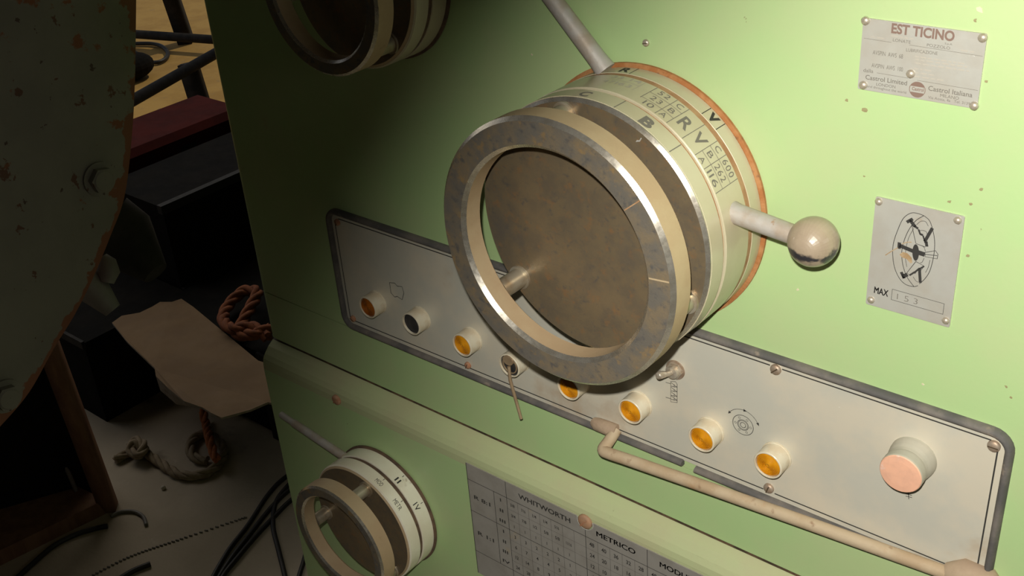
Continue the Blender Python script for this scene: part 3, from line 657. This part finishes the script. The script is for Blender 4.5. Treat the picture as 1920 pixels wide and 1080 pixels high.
for x, ya, yb in ((v1, h1, h3), (v2, H, 0), (v3, H - 0.006, 0), (v4, H, 0)): tl.stroke([(x, ya), (x, yb)], 0.0006, zc)
for y, xa_, xb_ in ((h1, 0, wR), (h2, 0, wR), (h3, 0, wR)): tl.stroke([(xa_, y), (xb_, y)], 0.0006, zc)
tl.stroke([(0.0006, 0), (0.0006, H)], 0.0008, zc)
hw = loc2(ch(550, 355)); hc = (H + h1) / 2
ty = hc - 0.0028
tl.text('WHITWORTH', (hw[0], ty), (loc2(ch(1030, 590))[0], ty), 0.0058, 0, z=zc, bold=0.022)
pm = aty((1080 + 245 / 6.4, 940 + 400 / 6.4), YC - .001).x - CX0; pn = aty((1080 + 715 / 6.4, 940 + 635 / 6.4), YC - .001).x - CX0
tl.text('METRICO', (pm, ty), (pn, ty), 0.0058, 0, z=zc, bold=0.022)
pm = aty((1080 + 1005 / 6.4, 940 + 770 / 6.4), YC - .001).x - CX0
tl.text('MODULO', (pm, ty), (pm + (pn - aty((1080 + 245 / 6.4, 940 + 400 / 6.4), YC - .001).x + CX0) * 0.95, ty), 0.0058, 0, z=zc, bold=0.022)
for t, ya, yb in (('R 8:1', h1, h2), ('R 1:1', h2, h3)): tl.text(t, (v1 * 0.2, (ya + yb) / 2 - .0024), (v1 * 0.82, (ya + yb) / 2 - .0024), 0.0048, 0, bold=0.02, z=zc)
r1 = (h1 - h2) / 3; r2 = (h2 - h3) / 4; xm = (v1 + v2) / 2
for i, t in enumerate(('I', 'II', 'III')): w = .0007 + .0016 * i; tl.text(t, (xm - w, h1 - r1 * (i + .5) - .002), (xm + w, h1 - r1 * (i + .5) - .002), 0.004, 0, bold=.02, z=zc)
for i, t in enumerate(('I', 'II', 'III', 'IV')): w = .0007 + .0014 * i; tl.text(t, (xm - w, h2 - r2 * (i + .5) - .002), (xm + w, h2 - r2 * (i + .5) - .002), 0.004, 0, bold=.02, z=zc)
tl.build('table_print', 'black_print', chart)
nm = MB(); cw = (v3 - v2) / 7
def cell(x, y, t, cap=0.0036):
    cap *= 1.15; w = glyphs(t, 0.02)[2] / 0.70 * cap * (0.85 if len(t) < 4 else 0.6); nm.text(t, (x - w / 2, y - cap / 2), (x + w / 2, y - cap / 2), cap, 0, z=zc, bold=0.02)
for i, row in enumerate((('3/8', '7/16', '1/4', '1/4', '5/16', '', ''), ('3/4', '7/8', '1/2', '5/8', '5/8', '11/16', ''), ('1', '1', '1', '1', '1', '1', ''))):
    for j, t in enumerate(row):
        if t: cell(v2 + cw * (j + .5), h1 - r1 * (i + .5), t, 0.0032)
for i, row in enumerate((('3', '3', '2', '2', '2', '1', ''), ('6', '7', '4', '4', '5', '2', ''), ('12', '14', '8', '9', '10', '5', ''), ('24', '28', '16', '18', '20', '11', ''))):
    for j, t in enumerate(row):
        if t: cell(v2 + cw * (j + .5), h2 - r2 * (i + .5), t)
cm = (v4 - v3) / 5
for i, row in enumerate((('48', '40', '36', '32', '28'), ('24', '20', '18', '16', '14'), ('12', '10', '9', '8', '7'))):
    for j, t in enumerate(row): cell(v3 + cm * (j + .5), h1 - r1 * (i + .5), t, 0.004)
for i, row in enumerate((('6', '5', '4.5', '4', '3.5'), ('3', '2.5', '2.25', '2', '1.75'))):
    for j, t in enumerate(row): cell(v3 + cm * (j + .5), h2 - r2 * (i + .5), t, 0.004)
for j, t in enumerate(('48', '40', '36')): cell(v4 + cm * (j + .5), h1 - r1 * .5, t, 0.004)
for j in range(1, 7): nm.stroke([(v2 + cw * j, h1), (v2 + cw * j, 0)], 0.00025, zc)
for j in range(1, 5): nm.stroke([(v3 + cm * j, h1), (v3 + cm * j, 0)], 0.00025, zc)
for i in (1, 2): nm.stroke([(v2, h1 - r1 * i), (wR, h1 - r1 * i)], 0.0002, zc)
for i in (1, 2, 3): nm.stroke([(v2, h2 - r2 * i), (wR, h2 - r2 * i)], 0.0002, zc)
nm.build('table_figures', 'black_print', chart)

# ------------------------------------------------------------------ machine guard at the left
GX = -0.32
guard = empty('machine_guard', (GX, -0.45, FLOOR), 'rounded grey-green machine guard with chipped rusty edge at far left', 'guard')
outl = [(256,-60),(253,150),(246,270),(233,370),(208,440),(175,520),(140,590),(100,655),(55,735),(0,800),(-60,860),(-160,930),(-400,1000),(-400,-40)]
G2 = [(atx(q, GX).y, atx(q, GX).z) for q in outl]
G2s = [(p.x, p.y) for p in crom([(a, b, 0) for a, b in G2[:12]], 5)] + G2[12:]
gm = MB(); n = len(G2s); cy = sum(a for a, b in G2s) / n; cz_ = sum(b for a, b in G2s) / n
def ins(f): return [(cy + (a - cy) * f, cz_ + (b - cz_) * f) for a, b in G2s]
rings = [ins(1.0), ins(0.94), ins(0.86), ins(0.6), ins(0.3)]
vs = []; 
for rg in rings: vs += [(0, a + 0.45, b - FLOOR) for a, b in rg]
vs.append((0, cy + 0.45, cz_ - FLOOR)); fs = []
for j in range(4):
    for i in range(n):
        i2 = (i + 1) % n; fs.append((j*n+i, (j+1)*n+i, (j+1)*n+i2, j*n+i2))
for i in range(n): fs.append((4*n+i, 5*n, 4*n+(i+1) % n))
me = bpy.data.meshes.new('guard_plate'); me.from_pydata(vs, [], fs); me.materials.append(MATS['guard_paint'])
at_ = me.attributes.new('edge', 'FLOAT', 'POINT')
for i in range(len(vs)): at_.data[i].value = (1.0, 0.70, 0.40, 0.05, 0.0, 0.0)[min(i // n, 5)] * (1.0 if vs[i][2] + FLOOR < 0.16 else 0.55)
gp = bpy.data.objects.new('guard_plate', me); COL.objects.link(gp); gp.parent = guard
rim = MB(); back = [(-0.035, a + 0.45, b - FLOOR) for a, b in G2s]; fr = vs[:n]
for i in range(n):
    i2 = (i + 1) % n; rim.add([fr[i], fr[i2], back[i2], back[i]], [(0, 1, 2, 3)])
rim.add(back, [tuple(range(n))]); rim.build('guard_rim', 'guard_rim', guard)
for q in ((185, 335), (8, 742)):
    p = atx(q, GX); hexp = [(0.0150 * math.cos(PI / 3 * i + .3), 0.0150 * math.sin(PI / 3 * i + .3)) for i in range(6)]
    o = MB().lathe([(0.0200, 0), (0.0200, 0.003), (0.0, 0.003)], 24).prism(hexp, 0.003, 0.0115).lathe([(0.0128, 0.0115), (0.011, 0.0128), (0, 0.0128)], 20).build('hex_bolt', ['guard_paint'], guard)
    o.rotation_euler = (0, PI / 2, 0); o.location = (0.0, p.y + 0.45, p.z - FLOOR)
MB().box((-0.40, -0.45, 0.0), (-0.036, -0.06, 1.20)).build('pedestal', 'guard_paint', guard)
def gl(p): return p - guard.location
def atd(q, d): v = ray(*q).normalized(); return CAM + v * d
MB().tube([gl(atd((200, 430), 1.60)), gl(atd((235, 450), 1.60)), gl(atd((292, 512), 1.58))], [0.050, 0.045, 0.018], 20).build('tapered_sleeve', 'dark_steel', guard)
MB().tube([gl(atd((192, 480), 1.52)), gl(atd((200, 492), 1.52)), gl(atd((204, 510), 1.52)), gl(atd((200, 530), 1.52))], [0.006, 0.012, 0.014, 0.009], 16).build('lever_grip', 'grey_steel', guard)
MB().tube([gl(atd((150, 520), 1.53)), gl(atd((178, 545), 1.53)), gl(atd((212, 582), 1.53))], [0.022, 0.020, 0.011], 16).build('lever_shaft', 'grey_steel', guard)

# ------------------------------------------------------------------ things on the shed floor
def F(px, dz=0.0): p = atz(px, FLOOR + dz); return Vector((p.x, p.y, FLOOR + dz))
st = empty('machine_stand', F((215, 950)), 'rust brown stand with post and skid beam at lower left', 'stand')
b0 = F((205, 953)); top = atd((88, 640), 2.32)
MB().tube([b0 - st.location, top - st.location], 0.023, 4).build('post', 'wood_leg', st)
b1_ = F((152, 945)); MB().tube([b1_ - st.location + Vector((0, 0, 0.02)), F((152, 945)) - st.location + Vector((-0.16, 0.02, 0.55))], 0.005, 8).build('thin_rod', 'grey_steel', st)
mbx = MB(); q0_, q1b, q2b, q3b = F((-160, 1075)), F((109, 915)), F((205, 960)), F((-130, 1125))
bp_ = [(v.x - st.location.x, v.y - st.location.y) for v in (q3b, q2b, q1b, q0_)]
mbx.prism(bp_, 0.0, 0.035).build('skid_beam', 'wood_leg', st)
wall_pts = [(F((-200, 1040)) - st.location), (F((192, 925)) - st.location)]
wa, wb = wall_pts; nrm = Vector((-(wb - wa).y, (wb - wa).x, 0)).normalized() * 0.03
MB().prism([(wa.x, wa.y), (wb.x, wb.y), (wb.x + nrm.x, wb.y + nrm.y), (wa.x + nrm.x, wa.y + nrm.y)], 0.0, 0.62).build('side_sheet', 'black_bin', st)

# dark crate with the cardboard on it
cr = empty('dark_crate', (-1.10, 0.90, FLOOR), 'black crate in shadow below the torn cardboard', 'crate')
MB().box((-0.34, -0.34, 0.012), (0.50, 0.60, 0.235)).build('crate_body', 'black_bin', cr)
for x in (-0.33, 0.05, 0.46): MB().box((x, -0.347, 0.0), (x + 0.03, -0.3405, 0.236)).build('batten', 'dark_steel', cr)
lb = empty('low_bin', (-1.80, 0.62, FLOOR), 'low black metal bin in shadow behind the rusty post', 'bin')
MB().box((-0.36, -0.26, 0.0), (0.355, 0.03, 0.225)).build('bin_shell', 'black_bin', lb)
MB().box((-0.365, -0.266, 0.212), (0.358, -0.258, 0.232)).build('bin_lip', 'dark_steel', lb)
cb_pts = [(210,605),(228,592),(262,586),(285,575),(300,566),(322,566),(340,560),(362,575),(484,676),(560,700),(560,765),(502,754),(470,768),(415,783),(396,774),(380,764),(345,752),(318,730),(292,705),(290,690),(262,663),(238,640)]
cb = empty('cardboard_sheet', (-1.15, 0.45, FLOOR + 0.24), 'torn brown cardboard sheet lying on the dark crate', 'cardboard')
def cz2(i, q): return FLOOR + 0.258 + 0.006 * math.sin(q[0] * 0.02) + 0.004 * math.sin(q[1] * 0.05)
tp = []
for i, q in enumerate(cb_pts): z = cz2(i, q); p = atz(q, z); tp.append(Vector((p.x, p.y, z)) - cb.location)
bm_ = MB(); n = len(tp); cen = sum(tp, Vector()) / n
bm_.add(tp, [tuple(range(n-1, -1, -1))], 0)
lowv = [v - Vector((0, 0, 0.005)) for v in tp]; bm_.add(lowv, [tuple(range(n))], 0)
for i in range(n): j = (i + 1) % n; bm_.add([tp[i], lowv[i], lowv[j], tp[j]], [(0, 1, 2, 3)], 1)
bm_.build('board', ['cardboard', 'cardboard_edge'], cb)
fl = [atz(q, FLOOR + z) - cb.location for q, z in (((292, 705), .255), ((318, 730), .255), ((345, 752), .255), ((380, 764), .255), ((366, 762), .20), ((330, 756), .185), ((300, 730), .20))]
flm = MB().add(fl, [tuple(range(7))]); flm.add([v - Vector((0, 0, .003)) for v in fl], [tuple(range(6, -1, -1))])
for i in range(7): j = (i + 1) % 7; flm.add([fl[i], fl[i] - Vector((0, 0, .003)), fl[j] - Vector((0, 0, .003)), fl[j]], [(0, 1, 2, 3)])
flm.build('torn_flap', 'cardboard_edge', cb)

def twisted(name, pts, r, mat, label, cat='rope', turns=60, strands=3, group=None):
    P = crom(pts, 12); mb = MB(); m = len(P); dist = [0]
    for i in range(1, m): dist.append(dist[-1] + (P[i] - P[i-1]).length)
    for s_ in range(strands):
        Q = []
        for i in range(m):
            t = (P[min(i+1, m-1)] - P[max(i-1, 0)]).normalized(); u = Vector((0, 0, 1)); u = (u - t * u.dot(t)).normalized() if abs(t.z) < 0.95 else Vector((1, 0, 0)); w = t.cross(u)
            a = dist[i] * turns + 2 * PI * s_ / strands; Q.append(P[i] + (u * math.cos(a) + w * math.sin(a)) * r * 0.5)
        mb.tube(Q, r * 0.55, 6)
    return tag(mb.build(name, mat), label, cat, group)
rp = [F(q, 0.011) for q in ((215, 862), (240, 850), (258, 842), (275, 850), (300, 868), (338, 890), (380, 889), (408, 872), (421, 848), (412, 830), (390, 814), (368, 818), (356, 838), (365, 858), (388, 864))]
twisted('rope', rp, 0.0115, 'rope_pale', 'pale twisted rope looped on the concrete floor')
kn = [F((243, 838), 0.02), F((255, 826), 0.03), F((270, 836), 0.034), F((262, 852), 0.028), F((246, 846), 0.026), F((252, 832), 0.036), F((268, 846), 0.02)]
twisted('rope_knot', kn, 0.0115, 'rope_pale', 'knotted pale rope end beside the rusty post')
op = [F((380, 770), 0.03), F((386, 795), 0.022), F((392, 820), 0.044), F((398, 842), 0.042), F((406, 862), 0.036)]
twisted('orange_cord', op, 0.0105, 'cord_orange', 'orange twisted cord end across the pale rope loop')
rc_ = [atz(q, FLOOR + .255) for q in ((505, 645), (478, 632), (440, 632), (420, 606), (430, 578), (458, 560), (486, 566), (474, 588), (456, 610), (446, 632), (478, 642), (512, 634))]
rc_ = [Vector((p.x, p.y, FLOOR + .272 + 0.010 * math.sin(i * 1.3))) for i, p in enumerate(rc_)]
twisted('rope_coil', rc_, 0.014, 'rope_orange', 'rust red rope coil on the dark crate beside the lathe end', turns=60)

def cable(name, px, r, label, group=None, mat='cable_black', cat='cable', z=None):
    P = crom([F(q, r) for q in px], 8)
    return tag(MB().tube(P, r, 8).build(name, mat), label, cat, group)
GC = 'black cables on the floor beside the feed dial'
cable('floor_cable', ((640, 830), (545, 888), (505, 925), (465, 985), (430, 1030), (398, 1085), (380, 1130)), 0.0052, 'black cable on floor, leftmost of those running behind feed dial', GC)
cable('floor_cable', ((640, 850), (550, 913), (510, 950), (470, 1000), (435, 1045), (405, 1092), (390, 1130)), 0.0052, 'black cable on floor, second of those running behind feed dial', GC)
cable('floor_cable', ((640, 870), (553, 932), (515, 968), (480, 1005), (450, 1040), (415, 1085), (400, 1130)), 0.0052, 'black cable on floor, third of those running behind feed dial', GC)
cable('floor_cable', ((545, 905), (518, 940), (512, 985), (522, 1030), (535, 1085), (540, 1130)), 0.0052, 'black cable on floor curving straight down to the bottom edge', GC)
cable('floor_cable', ((590, 960), (580, 1010), (570, 1050), (558, 1090), (550, 1130)), 0.0052, 'black cable on floor nearest the feed dial ring', GC)
cable('bent_rod', ((20, 1095), (60, 1058), (100, 1024), (140, 1003), (175, 992), (202, 986)), 0.0055, 'long black bent rod on floor at bottom left', None, 'cable_black', 'rod')
cable('short_rod', ((220, 1088), (250, 1070), (282, 1057)), 0.0055, 'short black rod on floor at the bottom edge', None, 'cable_black', 'rod')
cable('thin_wire', ((208, 968), (225, 960), (250, 959), (268, 968), (274, 984)), 0.004, 'thin grey wire hook lying on floor beside post foot', None, 'grey_steel', 'wire')
#cable('fine_wire', ((160, 600), (185, 640), (215, 662), (260, 666)), 0.003, 'fine curved wire in the dark near the cardboard tip', None, 'grey_steel', 'wire') if False else None
# beaded chain: small links strung across the floor
chn = empty('floor_chain', F((300, 1025)), 'fine dark chain laid across the concrete floor', 'chain')
pc = crom([F((150, 1092), .0016), F((240, 1045), .0016), (F((340, 1010), .0016)), F((460, 970), .0016)], 14)
lk = MB()
for i in range(len(pc)): lk.tube([pc[i] - chn.location - Vector((.003, .0015, 0)), pc[i] - chn.location + Vector((.003, .0015, 0))], 0.0016, 6)
tag(lk.build('links', 'grey_steel', chn), None, None, kind='stuff')
p = F((307, 917)); pe = MB().ball((0, 0, 0.004), 0.0055, 10, 6).build('pebble', 'stone'); pe.location = p; tag(pe, 'small pale pebble on the concrete floor', 'pebble')

# red tool box and black bin further back
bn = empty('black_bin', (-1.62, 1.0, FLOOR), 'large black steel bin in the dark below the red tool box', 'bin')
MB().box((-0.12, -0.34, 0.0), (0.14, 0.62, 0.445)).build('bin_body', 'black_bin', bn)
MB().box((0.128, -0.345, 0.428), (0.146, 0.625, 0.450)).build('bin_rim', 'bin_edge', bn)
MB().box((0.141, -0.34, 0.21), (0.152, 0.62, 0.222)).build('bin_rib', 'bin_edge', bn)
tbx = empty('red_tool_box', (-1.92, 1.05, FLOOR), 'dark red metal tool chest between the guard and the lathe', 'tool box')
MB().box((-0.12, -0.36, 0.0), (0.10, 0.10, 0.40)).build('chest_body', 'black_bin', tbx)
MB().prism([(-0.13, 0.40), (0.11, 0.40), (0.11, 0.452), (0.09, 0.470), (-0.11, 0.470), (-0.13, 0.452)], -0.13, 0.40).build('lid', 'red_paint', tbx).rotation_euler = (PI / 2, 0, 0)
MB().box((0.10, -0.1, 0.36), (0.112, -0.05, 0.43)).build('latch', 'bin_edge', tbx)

# steel stand out in the sunlit yard
ys = empty('yard_stand', F((345, 80)), 'dark steel frame stand on the sunlit yellow ground', 'stand')
def yb(name, a, b, r): return MB().tube([a - ys.location, b - ys.location], r, 4 if name == 'leg' else 10).build(name, 'dark_steel', ys)
GZ = FLOOR - 0.005
fa = F((349, 78)); yb('leg', fa, atd((302, -60), (fa - CAM).length - 0.12), 0.050)
fb_ = F((384, 222)); yb('leg', fb_, atd((352, 118), (fb_ - CAM).length - 0.02), 0.050)
yb('rail', F((225, 62), .06), F((440, 77), .06), 0.022)
yb('rail', atz((225, 202), FLOOR + .22), atz((450, 74), FLOOR + .22), 0.022)
lp_ = [F(q, 0.008) for q in ((250, 82), (285, 82), (305, 88), (315, 101), (306, 113), (288, 117), (268, 108), (250, 96))]
tag(MB().tube(crom(lp_, 8), 0.010, 8).build('cable_loop', 'cable_black'), 'black cable loop lying on the sunlit ground', 'cable')
bl = MB().ball((0, 0, 0), 0.1, 20, 12).build('dark_sack', 'black_bin'); pz = F((262, 150)); bl.location = (pz.x - 0.05, pz.y, FLOOR + 0.055); bl.scale = (0.9, 1.1, 0.6)
tag(bl, 'dark lumpy sack on the ground beside the guard edge', 'sack')
